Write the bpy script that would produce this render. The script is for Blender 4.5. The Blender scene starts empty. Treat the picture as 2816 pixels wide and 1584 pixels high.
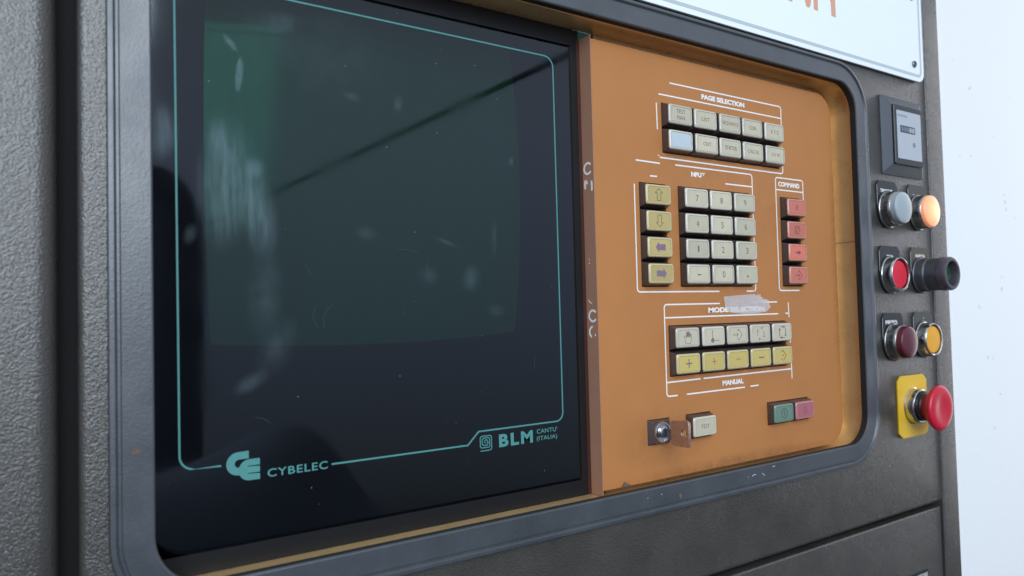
import bpy, bmesh, math, random
from mathutils import Vector, Matrix
random.seed(7)
S = 0.00136                      # one drawing unit (about a twenty-second of a push-button bezel) in metres
scene = bpy.context.scene
C = scene.collection

# ------------------------------------------------------------------ camera
cam_d = bpy.data.cameras.new('camera')
cam = bpy.data.objects.new('camera', cam_d); C.objects.link(cam)
yaw, pitch, roll = 0.5824975, 0.0329445, -0.0249723
f = Vector((math.sin(yaw)*math.cos(pitch), math.cos(yaw)*math.cos(pitch), math.sin(pitch)))
r = Vector((math.cos(yaw), -math.sin(yaw), 0)); u = r.cross(f)
r2 = math.cos(roll)*r + math.sin(roll)*u; u2 = -math.sin(roll)*r + math.cos(roll)*u
M = Matrix((r2, u2, -f)).transposed().to_4x4()
M.translation = Vector((-249.077, -261.164, -62.925))*S
cam.matrix_world = M
cam_d.sensor_width = 36; cam_d.lens = 1975.241/2816*36
cam_d.clip_start = 0.02; cam_d.clip_end = 100
cam_d.dof.use_dof = True; cam_d.dof.focus_distance = 0.50; cam_d.dof.aperture_fstop = 11
scene.camera = cam

# ------------------------------------------------------------------ light of the room
world = bpy.data.worlds.new('World'); scene.world = world; world.use_nodes = True
wn = world.node_tree.nodes; wl = world.node_tree.links; wn.clear()
wo = wn.new('ShaderNodeOutputWorld'); bg = wn.new('ShaderNodeBackground')
tc = wn.new('ShaderNodeTexCoord'); sp = wn.new('ShaderNodeSeparateXYZ'); cr = wn.new('ShaderNodeValToRGB')
mr = wn.new('ShaderNodeMapRange'); mr.inputs[1].default_value = -1; mr.inputs[2].default_value = 1
wl.new(tc.outputs['Generated'], sp.inputs[0]); wl.new(sp.outputs[2], mr.inputs[0]); wl.new(mr.outputs[0], cr.inputs[0])
wl.new(cr.outputs[0], bg.inputs[0]); wl.new(bg.outputs[0], wo.inputs[0])
e = cr.color_ramp.elements
e[0].position = 0.0; e[0].color = (0.10, 0.10, 0.10, 1)
e[1].position = 1.0; e[1].color = (0.80, 0.87, 0.94, 1)
for p_, c_ in ((0.34, (0.10, 0.105, 0.12)), (0.40, (0.30, 0.33, 0.40)), (0.50, (0.54, 0.60, 0.80)), (0.62, (0.74, 0.82, 1.04)), (0.72, (0.72, 0.80, 0.90))):
    k = e.new(p_); k.color = (*c_, 1)
bg.inputs[1].default_value = 0.84

def area(name, az, el, dist, w, h, power, col, target=(0, 0, -40)):
    d = bpy.data.lights.new(name, 'AREA'); d.shape = 'RECTANGLE'; d.size = w; d.size_y = h; d.energy = power; d.color = col
    o = bpy.data.objects.new(name, d); C.objects.link(o)
    v = Vector((math.sin(az)*math.cos(el), -math.cos(az)*math.cos(el), math.sin(el)))
    o.location = Vector(target)*S + v*dist
    o.rotation_euler = v.to_track_quat('Z', 'Y').to_euler()
    return o
R_ = math.radians
# the workshop window, high on the left behind the photographer
area('window_light', R_(-13.5), R_(21), 2.6, 1.80, 1.75, 80, (0.78, 0.89, 1.0), (-235, 0, -20))
# the side window right of the cabinet that floods the white wall
def lamp_at(name, loc, target, w, h, power, col):
    d = bpy.data.lights.new(name, 'AREA'); d.shape = 'RECTANGLE'; d.size = w; d.size_y = h; d.energy = power; d.color = col
    o = bpy.data.objects.new(name, d); C.objects.link(o); o.location = loc
    o.rotation_euler = (Vector(loc)-Vector(target)).to_track_quat('Z', 'Y').to_euler()
lamp_at('side_window_light', (2.3, -0.12, 0.1), (0.7, 0.26, -0.1), 0.6, 1.8, 9.5, (1.0, 0.98, 0.95))

scene.view_settings.view_transform = 'Standard'; scene.view_settings.look = 'None'
scene.view_settings.exposure = -0.08; scene.view_settings.gamma = 1.0
scene.render.engine = 'CYCLES'
scene.cycles.max_bounces = 10; scene.cycles.transparent_max_bounces = 12

# ------------------------------------------------------------------ materials
MAT = {}
def mat(name, col, rough=0.5, metal=0.0, spec=0.5, noise=0.0, nscale=60, bump=0.0, bscale=300, coat=0.0, emit=None, rnoise=0.0):
    m = bpy.data.materials.new(name); m.use_nodes = True; nt = m.node_tree; n = nt.nodes; l = nt.links
    b = n['Principled BSDF']
    b.inputs['Base Color'].default_value = (*col, 1); b.inputs['Roughness'].default_value = rough
    b.inputs['Metallic'].default_value = metal; b.inputs['Specular IOR Level'].default_value = spec
    b.inputs['Coat Weight'].default_value = coat; b.inputs['Coat Roughness'].default_value = 0.08
    t = n.new('ShaderNodeTexCoord')
    if noise:
        nz = n.new('ShaderNodeTexNoise'); nz.inputs['Scale'].default_value = nscale; nz.inputs['Detail'].default_value = 6
        nz.inputs['Roughness'].default_value = 0.65
        l.new(t.outputs['Object'], nz.inputs['Vector'])
        mp = n.new('ShaderNodeMapRange'); mp.inputs[1].default_value = 0.25; mp.inputs[2].default_value = 0.75
        mp.inputs[3].default_value = 1-noise; mp.inputs[4].default_value = 1+noise
        l.new(nz.outputs[0], mp.inputs[0])
        mx = n.new('ShaderNodeVectorMath'); mx.operation = 'SCALE'; mx.inputs[0].default_value = col
        l.new(mp.outputs[0], mx.inputs['Scale']); l.new(mx.outputs[0], b.inputs['Base Color'])
        if rnoise:
            m2 = n.new('ShaderNodeMapRange'); m2.inputs[1].default_value = 0.3; m2.inputs[2].default_value = 0.7
            m2.inputs[3].default_value = rough-rnoise; m2.inputs[4].default_value = rough+rnoise
            l.new(nz.outputs[0], m2.inputs[0]); l.new(m2.outputs[0], b.inputs['Roughness'])
    if bump:
        nb = n.new('ShaderNodeTexNoise'); nb.inputs['Scale'].default_value = bscale; nb.inputs['Detail'].default_value = 2.5
        nb.inputs['Roughness'].default_value = 0.5
        l.new(t.outputs['Object'], nb.inputs['Vector'])
        bp = n.new('ShaderNodeBump'); bp.inputs['Strength'].default_value = bump; bp.inputs['Distance'].default_value = 0.001
        l.new(nb.outputs[0], bp.inputs['Height']); l.new(bp.outputs[0], b.inputs['Normal'])
    if emit:
        b.inputs['Emission Color'].default_value = (*emit[0], 1); b.inputs['Emission Strength'].default_value = emit[1]
    MAT[name] = m; return m

mat('hammered_paint', (0.053, 0.049, 0.042), 0.26, 0.10, 0.9, noise=0.22, nscale=28, bump=0.42, bscale=1150, rnoise=0.06)
mat('gasket_rubber', (0.056, 0.064, 0.073), 0.36, 0, 0.75, noise=0.22, nscale=22, bump=0.10, bscale=900, rnoise=0.10)
mat('groove_black', (0.010, 0.010, 0.010), 0.8)
mat('tray_gold', (0.74, 0.49, 0.23), 0.30, 0.55, 0.5, noise=0.10, nscale=40, rnoise=0.06)
mat('orange_vinyl', (0.445, 0.180, 0.053), 0.48, 0, 0.4, noise=0.07, nscale=14, bump=0.10, bscale=1500, rnoise=0.07)
mat('strip_brown', (0.40, 0.205, 0.13), 0.5, 0, 0.35, noise=0.05, nscale=60)
mat('white_print', (0.80, 0.78, 0.76), 0.6, noise=0.08, nscale=500)
mat('strip_white', (0.92, 0.88, 0.86), 0.6, noise=0.05, nscale=500)
mat('teal_print', (0.065, 0.245, 0.23), 0.6, noise=0.06, nscale=400)
mat('faded_print', (0.17, 0.125, 0.13), 0.6, noise=0.25, nscale=700)
mat('dark_print', (0.09, 0.06, 0.06), 0.6, noise=0.2, nscale=700)
mat('mauve_print', (0.20, 0.14, 0.19), 0.6, noise=0.1, nscale=500)
mat('purple_print', (0.20, 0.04, 0.16), 0.6, noise=0.2, nscale=500)
mat('key_body', (0.075, 0.050, 0.045), 0.32, 0, 0.5, noise=0.15, nscale=200)
mat('key_cap', (0.55, 0.52, 0.43), 0.14, 0, 0.5, coat=0.4, noise=0.04, nscale=300)
mat('key_cream', (0.52, 0.475, 0.345), 0.30, 0, 0.5, noise=0.10, nscale=70)
mat('key_blue', (0.47, 0.54, 0.58), 0.25, 0, 0.5, noise=0.03, nscale=200)
mat('cap_yellow', (0.52, 0.45, 0.24), 0.16, 0, 0.5, coat=0.4)
mat('key_yellow', (0.54, 0.42, 0.125), 0.3, 0, 0.5, noise=0.04, nscale=200)
mat('key_yellow_pale', (0.50, 0.39, 0.155), 0.3, 0, 0.5, noise=0.04, nscale=200)
mat('cap_red', (0.54, 0.23, 0.17), 0.16, 0, 0.5, coat=0.4)
mat('key_red', (0.55, 0.16, 0.11), 0.3, 0, 0.5, noise=0.06, nscale=200)
mat('key_red_bright', (0.66, 0.17, 0.10), 0.3, 0, 0.5, noise=0.06, nscale=200)
mat('cap_green', (0.13, 0.25, 0.19), 0.16, 0, 0.5, coat=0.4)
mat('key_green', (0.135, 0.215, 0.165), 0.3, 0, 0.5, noise=0.06, nscale=200)
mat('cap_pink', (0.48, 0.18, 0.20), 0.16, 0, 0.5, coat=0.4)
mat('key_pink', (0.38, 0.125, 0.135), 0.3, 0, 0.5, noise=0.06, nscale=200)
mat('chrome', (0.62, 0.62, 0.62), 0.16, 1.0, 0.5, noise=0.10, nscale=150, rnoise=0.07)
mat('worn_chrome', (0.42, 0.41, 0.40), 0.26, 1.0, 0.5, noise=0.2, nscale=150, rnoise=0.10)
mat('dark_metal', (0.16, 0.16, 0.18), 0.36, 0.8, 0.5, noise=0.15, nscale=150)
mat('shroud_dark', (0.075, 0.065, 0.085), 0.3, 0.3, 0.5, noise=0.15, nscale=150)
mat('black_plastic', (0.018, 0.022, 0.024), 0.35, 0, 0.4, noise=0.2, nscale=90)
mat('faded_legend', (0.055, 0.055, 0.048), 0.45, 0, 0.4, noise=0.25, nscale=90)
mat('brown_legend', (0.075, 0.062, 0.040), 0.45, 0, 0.4, noise=0.2, nscale=90)
mat('lens_grey', (0.33, 0.38, 0.40), 0.35, 0, 0.5, noise=0.04, nscale=120)
mat('lens_lit', (0.80, 0.40, 0.22), 0.35, 0, 0.5, emit=((1.0, 0.42, 0.20), 0.42))
mat('lens_dark_red', (0.10, 0.016, 0.026), 0.33, 0, 0.5, noise=0.3, nscale=60)
mat('push_red', (0.66, 0.012, 0.035), 0.4, 0, 0.5, noise=0.05, nscale=120)
mat('push_yellow', (0.78, 0.36, 0.01), 0.4, 0, 0.5, noise=0.05, nscale=120)
mat('push_green', (0.012, 0.055, 0.022), 0.35, 0, 0.5, noise=0.1, nscale=120)
mat('mushroom_red', (0.52, 0.008, 0.030), 0.38, 0, 0.5, noise=0.12, nscale=45, rnoise=0.1)
mat('plate_yellow', (0.72, 0.44, 0.02), 0.42, 0, 0.45, noise=0.04, nscale=60)
mat('meter_frame', (0.055, 0.066, 0.080), 0.33, 0, 0.5, noise=0.08, nscale=90)
mat('meter_dial', (0.40, 0.44, 0.48), 0.4, 0, 0.5, noise=0.03, nscale=90)
mat('meter_mark', (0.18, 0.20, 0.24), 0.4)
mat('meter_window', (0.045, 0.06, 0.08), 0.25)
mat('meter_digit', (0.45, 0.46, 0.44), 0.4)
mat('sign_white', (0.80, 0.86, 0.90), 0.35, 0, 0.5, noise=0.01, nscale=20)
mat('sign_grey', (0.46, 0.52, 0.54), 0.4)
mat('sign_orange', (0.66, 0.34, 0.22), 0.5)
mat('rivet_metal', (0.20, 0.20, 0.23), 0.35, 0.8)
mat('tape', (0.74, 0.72, 0.72), 0.5, 0, 0.4, noise=0.12, nscale=200, bump=0.25, bscale=400)
mat('key_nickel', (0.44, 0.29, 0.22), 0.33, 0.7, 0.5, noise=0.15, nscale=150, rnoise=0.08)
mat('key_rim', (0.55, 0.48, 0.45), 0.25, 0.9)
mat('dust_light', (0.20, 0.22, 0.24), 0.8)
mat('scratch_dim', (0.05, 0.065, 0.07), 0.7)
mat('reflection_black', (0.008, 0.009, 0.011), 0.35, 0, 0.4, noise=0.1, nscale=60)
mat('dark_red_brown', (0.045, 0.014, 0.008), 0.5, 0, 0.4)
mat('scratch_white', (0.45, 0.50, 0.55), 0.7)
mat('dirt_brown', (0.12, 0.085, 0.06), 0.9, noise=0.4, nscale=600)
mat('wall_scuff', (0.42, 0.43, 0.46), 0.8)
mat('pipe_dark', (0.15, 0.15, 0.15), 0.6)
mat('dark_stand_in', (0.13, 0.13, 0.17), 0.8)
mat('crt_face', (0.085, 0.185, 0.115), 0.12, 0, 1.0)
mat('crt_bezel', (0.008, 0.008, 0.009), 0.95, 0, 0.0)

def lit_lens():
    m = MAT['lens_lit']; n = m.node_tree.nodes; l = m.node_tree.links; b = n['Principled BSDF']
    t = n.new('ShaderNodeTexCoord'); mp = n.new('ShaderNodeMapping'); mp.inputs['Scale'].default_value = (1/(10.6*S), 0, 1/(10.6*S))
    mp.inputs['Location'].default_value = (-0.12, 0, 0.05)
    le = n.new('ShaderNodeVectorMath'); le.operation = 'LENGTH'; r_ = n.new('ShaderNodeValToRGB')
    l.new(t.outputs['Object'], mp.inputs[0]); l.new(mp.outputs[0], le.inputs[0]); l.new(le.outputs['Value'], r_.inputs[0])
    r_.color_ramp.elements[0].color = (1.0, 0.74, 0.42, 1); r_.color_ramp.elements[1].color = (0.42, 0.12, 0.05, 1); r_.color_ramp.elements[1].position = 1.05 if False else 1.0
    k = r_.color_ramp.elements.new(0.5); k.color = (0.85, 0.42, 0.20, 1)
    l.new(r_.outputs[0], b.inputs['Emission Color']); b.inputs['Emission Strength'].default_value = 1.0
lit_lens()
def grime(name, centre, size, amount, col=(0.10, 0.055, 0.03)):
    """finger grime: cloudy stain of its own shape, in the object's space"""
    m = MAT[name]; n = m.node_tree.nodes; l = m.node_tree.links; b = n['Principled BSDF']
    src = b.inputs['Base Color'].links[0].from_socket
    t = n.new('ShaderNodeTexCoord'); mp = n.new('ShaderNodeMapping'); mp.vector_type = 'TEXTURE'
    mp.inputs['Location'].default_value = (centre[0]*S, 0, centre[1]*S); mp.inputs['Scale'].default_value = (size[0]*S, 1000, size[1]*S)
    le = n.new('ShaderNodeVectorMath'); le.operation = 'LENGTH'
    l.new(t.outputs['Object'], mp.inputs[0]); l.new(mp.outputs[0], le.inputs[0])
    q = n.new('ShaderNodeMapRange'); q.interpolation_type = 'SMOOTHSTEP'; q.inputs[1].default_value = 0.2; q.inputs[2].default_value = 1; q.inputs[3].default_value = amount; q.inputs[4].default_value = 0
    l.new(le.outputs['Value'], q.inputs[0])
    z = n.new('ShaderNodeTexNoise'); z.inputs['Scale'].default_value = 90; z.inputs['Detail'].default_value = 7; z.inputs['Roughness'].default_value = 0.7; l.new(t.outputs['Object'], z.inputs[0])
    z2 = n.new('ShaderNodeMapRange'); z2.inputs[1].default_value = 0.30; z2.inputs[2].default_value = 0.80; l.new(z.outputs[0], z2.inputs[0])
    k = n.new('ShaderNodeMath'); k.operation = 'MULTIPLY'; l.new(q.outputs[0], k.inputs[0]); l.new(z2.outputs[0], k.inputs[1])
    mx = n.new('ShaderNodeMix'); mx.data_type = 'RGBA'; mx.inputs[7].default_value = (*col, 1)
    l.new(k.outputs[0], mx.inputs[0]); l.new(src, mx.inputs[6]); l.new(mx.outputs[2], b.inputs['Base Color'])
grime('orange_vinyl', (66, -84), (66, 38), 0.22)
grime('orange_vinyl', (62, 0), (85, 62), 0.20)      # round the mode keys
grime('orange_vinyl', (12, -128), (36, 22), 0.45)    # round the lock
grime('orange_vinyl', (70, -148), (110, 7), 0.8)       # dust line along the lower edge
grime('orange_vinyl', (165, -40), (7, 110), 0.7)        # and along the right edge
def per_key(name, lo=0.86, hi=1.06):
    m = MAT[name]; n = m.node_tree.nodes; l = m.node_tree.links; b = n['Principled BSDF']
    src = b.inputs['Base Color'].links[0].from_socket
    oi = n.new('ShaderNodeObjectInfo'); q = n.new('ShaderNodeMapRange'); q.inputs[3].default_value = lo; q.inputs[4].default_value = hi
    l.new(oi.outputs['Random'], q.inputs[0]); k = n.new('ShaderNodeVectorMath'); k.operation = 'SCALE'
    l.new(src, k.inputs[0]); l.new(q.outputs[0], k.inputs['Scale']); l.new(k.outputs[0], b.inputs['Base Color'])
for nm in ('key_cream', 'key_cap', 'key_yellow', 'key_yellow_pale', 'key_red', 'key_body'): per_key(nm)
def tape_translucent():
    m = MAT['tape']; n = m.node_tree.nodes; b = n['Principled BSDF']; b.inputs['Alpha'].default_value = 0.52
tape_translucent()

def wall_material():
    m = bpy.data.materials.new('painted_wall'); m.use_nodes = True; n = m.node_tree.nodes; l = m.node_tree.links; b = n['Principled BSDF']
    t = n.new('ShaderNodeTexCoord')
    v = n.new('ShaderNodeTexNoise'); v.inputs['Scale'].default_value = 55; v.inputs['Detail'].default_value = 3
    l.new(t.outputs['Object'], v.inputs[0])
    ra = n.new('ShaderNodeValToRGB'); ra.color_ramp.elements[0].position = 0.20; ra.color_ramp.elements[0].color = (0.50, 0.53, 0.58, 1)
    ra.color_ramp.elements[1].position = 0.285; ra.color_ramp.elements[1].color = (0.92, 0.95, 0.96, 1)
    l.new(v.outputs[0], ra.inputs[0]); l.new(ra.outputs[0], b.inputs['Base Color']); b.inputs['Roughness'].default_value = 0.8
    nb = n.new('ShaderNodeTexNoise'); nb.inputs['Scale'].default_value = 130; l.new(t.outputs['Object'], nb.inputs[0])
    bp = n.new('ShaderNodeBump'); bp.inputs['Strength'].default_value = 0.2; bp.inputs['Distance'].default_value = 0.002
    l.new(nb.outputs[0], bp.inputs['Height']); l.new(bp.outputs[0], b.inputs['Normal'])
    MAT['painted_wall'] = m
wall_material()

def glass_material():
    """tinted pane: transparent tint + mirror by Fresnel + a film of wiped dust, finger marks and a painted window reflection (object space, metres)"""
    m = bpy.data.materials.new('tinted_glass'); m.use_nodes = True; nt = m.node_tree; n = nt.nodes; l = nt.links
    n.remove(n['Principled BSDF']); out = n['Material Output']
    tr = n.new('ShaderNodeBsdfTransparent'); tr.inputs[0].default_value = (0.25, 0.50, 0.43, 1)
    gl = n.new('ShaderNodeBsdfGlossy'); gl.inputs['Color'].default_value = (0.78, 0.90, 1.0, 1)
    fr = n.new('ShaderNodeFresnel'); fr.inputs['IOR'].default_value = 1.68
    ge = n.new('ShaderNodeNewGeometry'); inv = n.new('ShaderNodeMath'); inv.operation = 'SUBTRACT'; inv.inputs[0].default_value = 1.0
    l.new(ge.outputs['Backfacing'], inv.inputs[1]); fm = n.new('ShaderNodeMath'); fm.operation = 'MULTIPLY'
    l.new(fr.outputs[0], fm.inputs[0]); l.new(inv.outputs[0], fm.inputs[1])
    mix = n.new('ShaderNodeMixShader'); l.new(fm.outputs[0], mix.inputs[0]); l.new(tr.outputs[0], mix.inputs[1]); l.new(gl.outputs[0], mix.inputs[2])
    tcn = n.new('ShaderNodeTexCoord')
    nb = n.new('ShaderNodeTexNoise'); nb.inputs['Scale'].default_value = 30; nb.inputs['Detail'].default_value = 4
    l.new(tcn.outputs['Object'], nb.inputs[0])
    mrr = n.new('ShaderNodeMapRange'); mrr.inputs[1].default_value = 0.3; mrr.inputs[2].default_value = 0.7; mrr.inputs[3].default_value = 0.015; mrr.inputs[4].default_value = 0.075
    l.new(nb.outputs[0], mrr.inputs[0]); l.new(mrr.outputs[0], gl.inputs['Roughness'])
    di = n.new('ShaderNodeBsdfDiffuse'); di.inputs[0].default_value = (0.42, 0.52, 0.60, 1)
    # streaky and cloudy noises
    def noise(sx, sz, scale, det, lo, hi, rot=0.0):
        mp = n.new('ShaderNodeMapping'); mp.inputs['Scale'].default_value = (sx, 1, sz); mp.inputs['Rotation'].default_value = (0, rot, 0)
        l.new(tcn.outputs['Object'], mp.inputs[0])
        z = n.new('ShaderNodeTexNoise'); z.inputs['Scale'].default_value = scale; z.inputs['Detail'].default_value = det; z.inputs['Roughness'].default_value = 0.6
        l.new(mp.outputs[0], z.inputs[0])
        q = n.new('ShaderNodeMapRange'); q.inputs[1].default_value = lo; q.inputs[2].default_value = hi; l.new(z.outputs[0], q.inputs[0]); return q.outputs[0]
    streak = noise(3.2, 0.4, 120, 5, 0.22, 0.85, 0.12)
    cloud = noise(1, 0.7, 75, 5, 0.28, 0.85)
    fine = noise(1, 1, 900, 2, 0.2, 0.8)
    total = None
    def add(a, b):
        k = n.new('ShaderNodeMath'); k.operation = 'ADD'
        l.new(a, k.inputs[0]); l.new(b, k.inputs[1]); return k.outputs[0]
    def blob(x, z, rx, rz, ang, s, nz, soft=0.6):
        nonlocal total
        mp = n.new('ShaderNodeMapping'); mp.vector_type = 'TEXTURE'
        mp.inputs['Location'].default_value = (x*S, 0, z*S); mp.inputs['Rotation'].default_value = (0, ang, 0)
        mp.inputs['Scale'].default_value = (rx*S, 1000, rz*S)
        l.new(tcn.outputs['Object'], mp.inputs[0])
        le = n.new('ShaderNodeVectorMath'); le.operation = 'LENGTH'; l.new(mp.outputs[0], le.inputs[0])
        q = n.new('ShaderNodeMapRange'); q.interpolation_type = 'SMOOTHSTEP'
        q.inputs[1].default_value = 1-soft; q.inputs[2].default_value = 1.0; q.inputs[3].default_value = s; q.inputs[4].default_value = 0
        l.new(le.outputs['Value'], q.inputs[0])
        k = n.new('ShaderNodeMath'); k.operation = 'MULTIPLY'; l.new(q.outputs[0], k.inputs[0]); l.new(nz, k.inputs[1])
        total = k.outputs[0] if total is None else add(total, k.outputs[0])
    blob(-193, -14, 12, 28, 0.10, 0.26, streak, 0.9)      # big wiped smear at the left
    blob(-182, -24, 8, 22, -0.15, 0.24, streak, 0.9)
    blob(-196, 2, 5, 10, 0.05, 0.14, streak, 0.9)
    blob(-183, -8, 5, 6, 0.3, 0.16, cloud, 0.9)
    blob(-205, -33, 3, 5, 0.3, 0.10, cloud, 0.9)
    blob(-160, 40, 45, 26, 0.0, 0.030, cloud, 0.9)
    blob(-214, 2, 6.5, 12, 0.0, 0.26, streak, 0.7)  # pale patch painting in a window reflection at the left edge
    blob(-188, 26, 1.5, 7.5, 0.10, 0.24, fine, 0.35)       # hook-shaped finger mark
    blob(-191, 37, 4.5, 1.5, 0.85, 0.22, fine, 0.6)
    blob(-180, -54, 8, 22, 0.05, 0.09, cloud, 1.0)
    blob(-176, -74, 8, 15, 0.5, 0.07, cloud, 1.0)
    blob(-185, -86, 9, 4, -0.5, 0.10, cloud, 0.9)
    blob(-175, 48, 16, 5, -0.15, 0.10, cloud, 0.9)
    blob(-145, 24, 5, 2.5, 0.2, 0.10, cloud, 1.0)
    blob(-125, 24, 3, 5, 0.2, 0.12, cloud, 1.0)
    blob(-140, -30, 6, 4, 0.1, 0.08, cloud, 1.0)
    blob(-113, -47, 7, 5, 0.1, 0.08, cloud, 1.0)
    blob(-92, -48, 6, 8, 0.1, 0.10, cloud, 1.0)
    blob(-103, -33, 9, 1.2, 0.35, 0.10, cloud, 0.9)
    blob(-80, -30, 1.5, 12, 0.05, 0.08, cloud, 0.9)
    blob(-70, 5, 1.5, 3, 0.05, 0.14, cloud, 0.9)
    blob(-80, -62, 6, 4, 0.1, 0.08, cloud, 1.0)
    mix2 = n.new('ShaderNodeMixShader')
    l.new(total, mix2.inputs[0]); l.new(mix.outputs[0], mix2.inputs[1]); l.new(di.outputs[0], mix2.inputs[2])
    l.new(mix2.outputs[0], out.inputs[0])
    MAT['tinted_glass'] = m
glass_material()

# ------------------------------------------------------------------ mesh helpers (drawing units in, metres out)
def link(name, me, m, parent=None, loc=None):
    if m is not None:
        me.materials.clear(); me.materials.append(MAT[m])
    o = bpy.data.objects.new(name, me); C.objects.link(o)
    if parent is not None: o.parent = parent
    if loc is not None: o.location = Vector(loc)*S
    return o
def from_bm(name, bm, m, parent=None, loc=None, smooth=True, angle=35):
    bmesh.ops.recalc_face_normals(bm, faces=bm.faces)
    for v in bm.verts: v.co *= S
    me = bpy.data.meshes.new(name); bm.to_mesh(me); bm.free()
    finish(me, smooth, angle)
    return link(name, me, m, parent, loc)
def finish(me, smooth=True, angle=35):
    if smooth:
        me.polygons.foreach_set('use_smooth', [True]*len(me.polygons))
        try: me.set_sharp_from_angle(angle=math.radians(angle))
        except Exception: pass
def rr(x0, x1, z0, z1, rad, n=8):
    """rounded rectangle, list of (x,z), counter-clockwise seen from the front"""
    pts = []
    rs = rad if isinstance(rad, (list, tuple)) else [rad]*4      # BR, TR, TL, BL
    for (cx, cz, a0), q in zip(((x1, z0, -90), (x1, z1, 0), (x0, z1, 90), (x0, z0, 180)), rs):
        q = max(q, 1e-3)
        sx = -1 if cx == x1 else 1; sz = 1 if cz == z0 else -1
        for k in range(n+1):
            a = math.radians(a0+90*k/n)
            pts.append((cx+sx*q+q*math.cos(a), cz+sz*q+q*math.sin(a)))
    return pts
def loft(loops, cap0=False, cap1=True, closed_profile=False):
    """loops: list of (points[(x,z)], y)"""
    bm = bmesh.new(); R = []
    for pts, y in loops: R.append([bm.verts.new((p[0], y, p[1])) for p in pts])
    n = len(R[0]); pairs = list(zip(R[:-1], R[1:]))
    if closed_profile: pairs.append((R[-1], R[0]))
    for a, b in pairs:
        for i in range(n):
            bm.faces.new((a[i], a[(i+1) % n], b[(i+1) % n], b[i]))
    if cap0: bm.faces.new(R[0])
    if cap1: bm.faces.new(R[-1])
    return bm
def ring(x0, x1, z0, z1, rad, prof, n=12, closed=False):
    """sweep profile [(offset outward, y)] round a rounded rectangle"""
    return loft([(rr(x0-o, x1+o, z0-o, z1+o, max(rad+o, 0.05), n), y) for o, y in prof], False, False, closed)
def lathe(prof, n=48, cap=True, teeth=None):
    """profile [(radius, y)] about the local y axis; teeth = {profile index: (count depth)}"""
    bm = bmesh.new(); R = []
    for j, (q, y) in enumerate(prof):
        L = []
        for i in range(n):
            a = 2*math.pi*i/n; rq = q
            if teeth and j in teeth and i % 2: rq = q-teeth[j]
            L.append(bm.verts.new((rq*math.cos(a), y, rq*math.sin(a))))
        R.append(L)
    for a, b in zip(R[:-1], R[1:]):
        for i in range(n): bm.faces.new((a[i], a[(i+1) % n], b[(i+1) % n], b[i]))
    if cap: bm.faces.new(R[-1])
    return bm
def box_into(bm, x0, x1, y0, y1, z0, z1):
    v = [bm.verts.new(p) for p in ((x0,y0,z0),(x1,y0,z0),(x1,y1,z0),(x0,y1,z0),(x0,y0,z1),(x1,y0,z1),(x1,y1,z1),(x0,y1,z1))]
    for f_ in ((0,1,2,3),(4,5,6,7),(0,1,5,4),(1,2,6,5),(2,3,7,6),(3,0,4,7)): bm.faces.new([v[i] for i in f_])
def sheet(name, outlines, y_front, thick, m, parent=None, bevel=0.0, loc=None):
    """flat sheet with holes; outlines = list of point lists, its front face at y_front"""
    cu = bpy.data.curves.new('tmp', 'CURVE'); cu.dimensions = '2D'; cu.fill_mode = 'BOTH'
    for pts in outlines:
        s = cu.splines.new('POLY'); s.points.add(len(pts)-1); s.use_cyclic_u = True
        for p, q in zip(s.points, pts): p.co = (q[0], q[1], 0, 1)
    cu.extrude = thick/2-bevel
    if bevel: cu.bevel_depth = bevel; cu.bevel_resolution = 3; cu.offset = -bevel
    return curve_mesh(name, cu, y_front+thick/2, m, parent, loc)
def curve_mesh(name, cu, y_mid, m, parent, loc=None, fit=None, smooth=True, shear=None):
    ob = bpy.data.objects.new('tmp', cu); me = bpy.data.meshes.new_from_object(ob)
    bpy.data.objects.remove(ob); bpy.data.curves.remove(cu)
    if fit and len(me.vertices):
        xs = [v.co.x for v in me.vertices]; ys = [v.co.y for v in me.vertices]
        a, b, c_, d = min(xs), max(xs), min(ys), max(ys); x0, x1, z0, z1 = fit
        for v in me.vertices:
            v.co.x = x0+(v.co.x-a)/(b-a)*(x1-x0); v.co.y = z0+(v.co.y-c_)/(d-c_)*(z1-z0)
    for v in me.vertices:
        x, y, z = v.co; v.co = (x*S, (y_mid-z)*S, y*S)
    if smooth: finish(me)
    return link(name, me, m, parent, loc)
def text(name, s, fit, y, m, parent=None, bold=0.0, thick=0.08, spacing=1.0, loc=None):
    cu = bpy.data.curves.new('tmp', 'FONT'); cu.body = s; cu.size = 1; cu.extrude = thick/2; cu.offset = bold
    cu.space_character = spacing; cu.resolution_u = 4
    return curve_mesh(name, cu, y-thick/2+0.02, m, parent, loc, fit, smooth=False)
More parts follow.
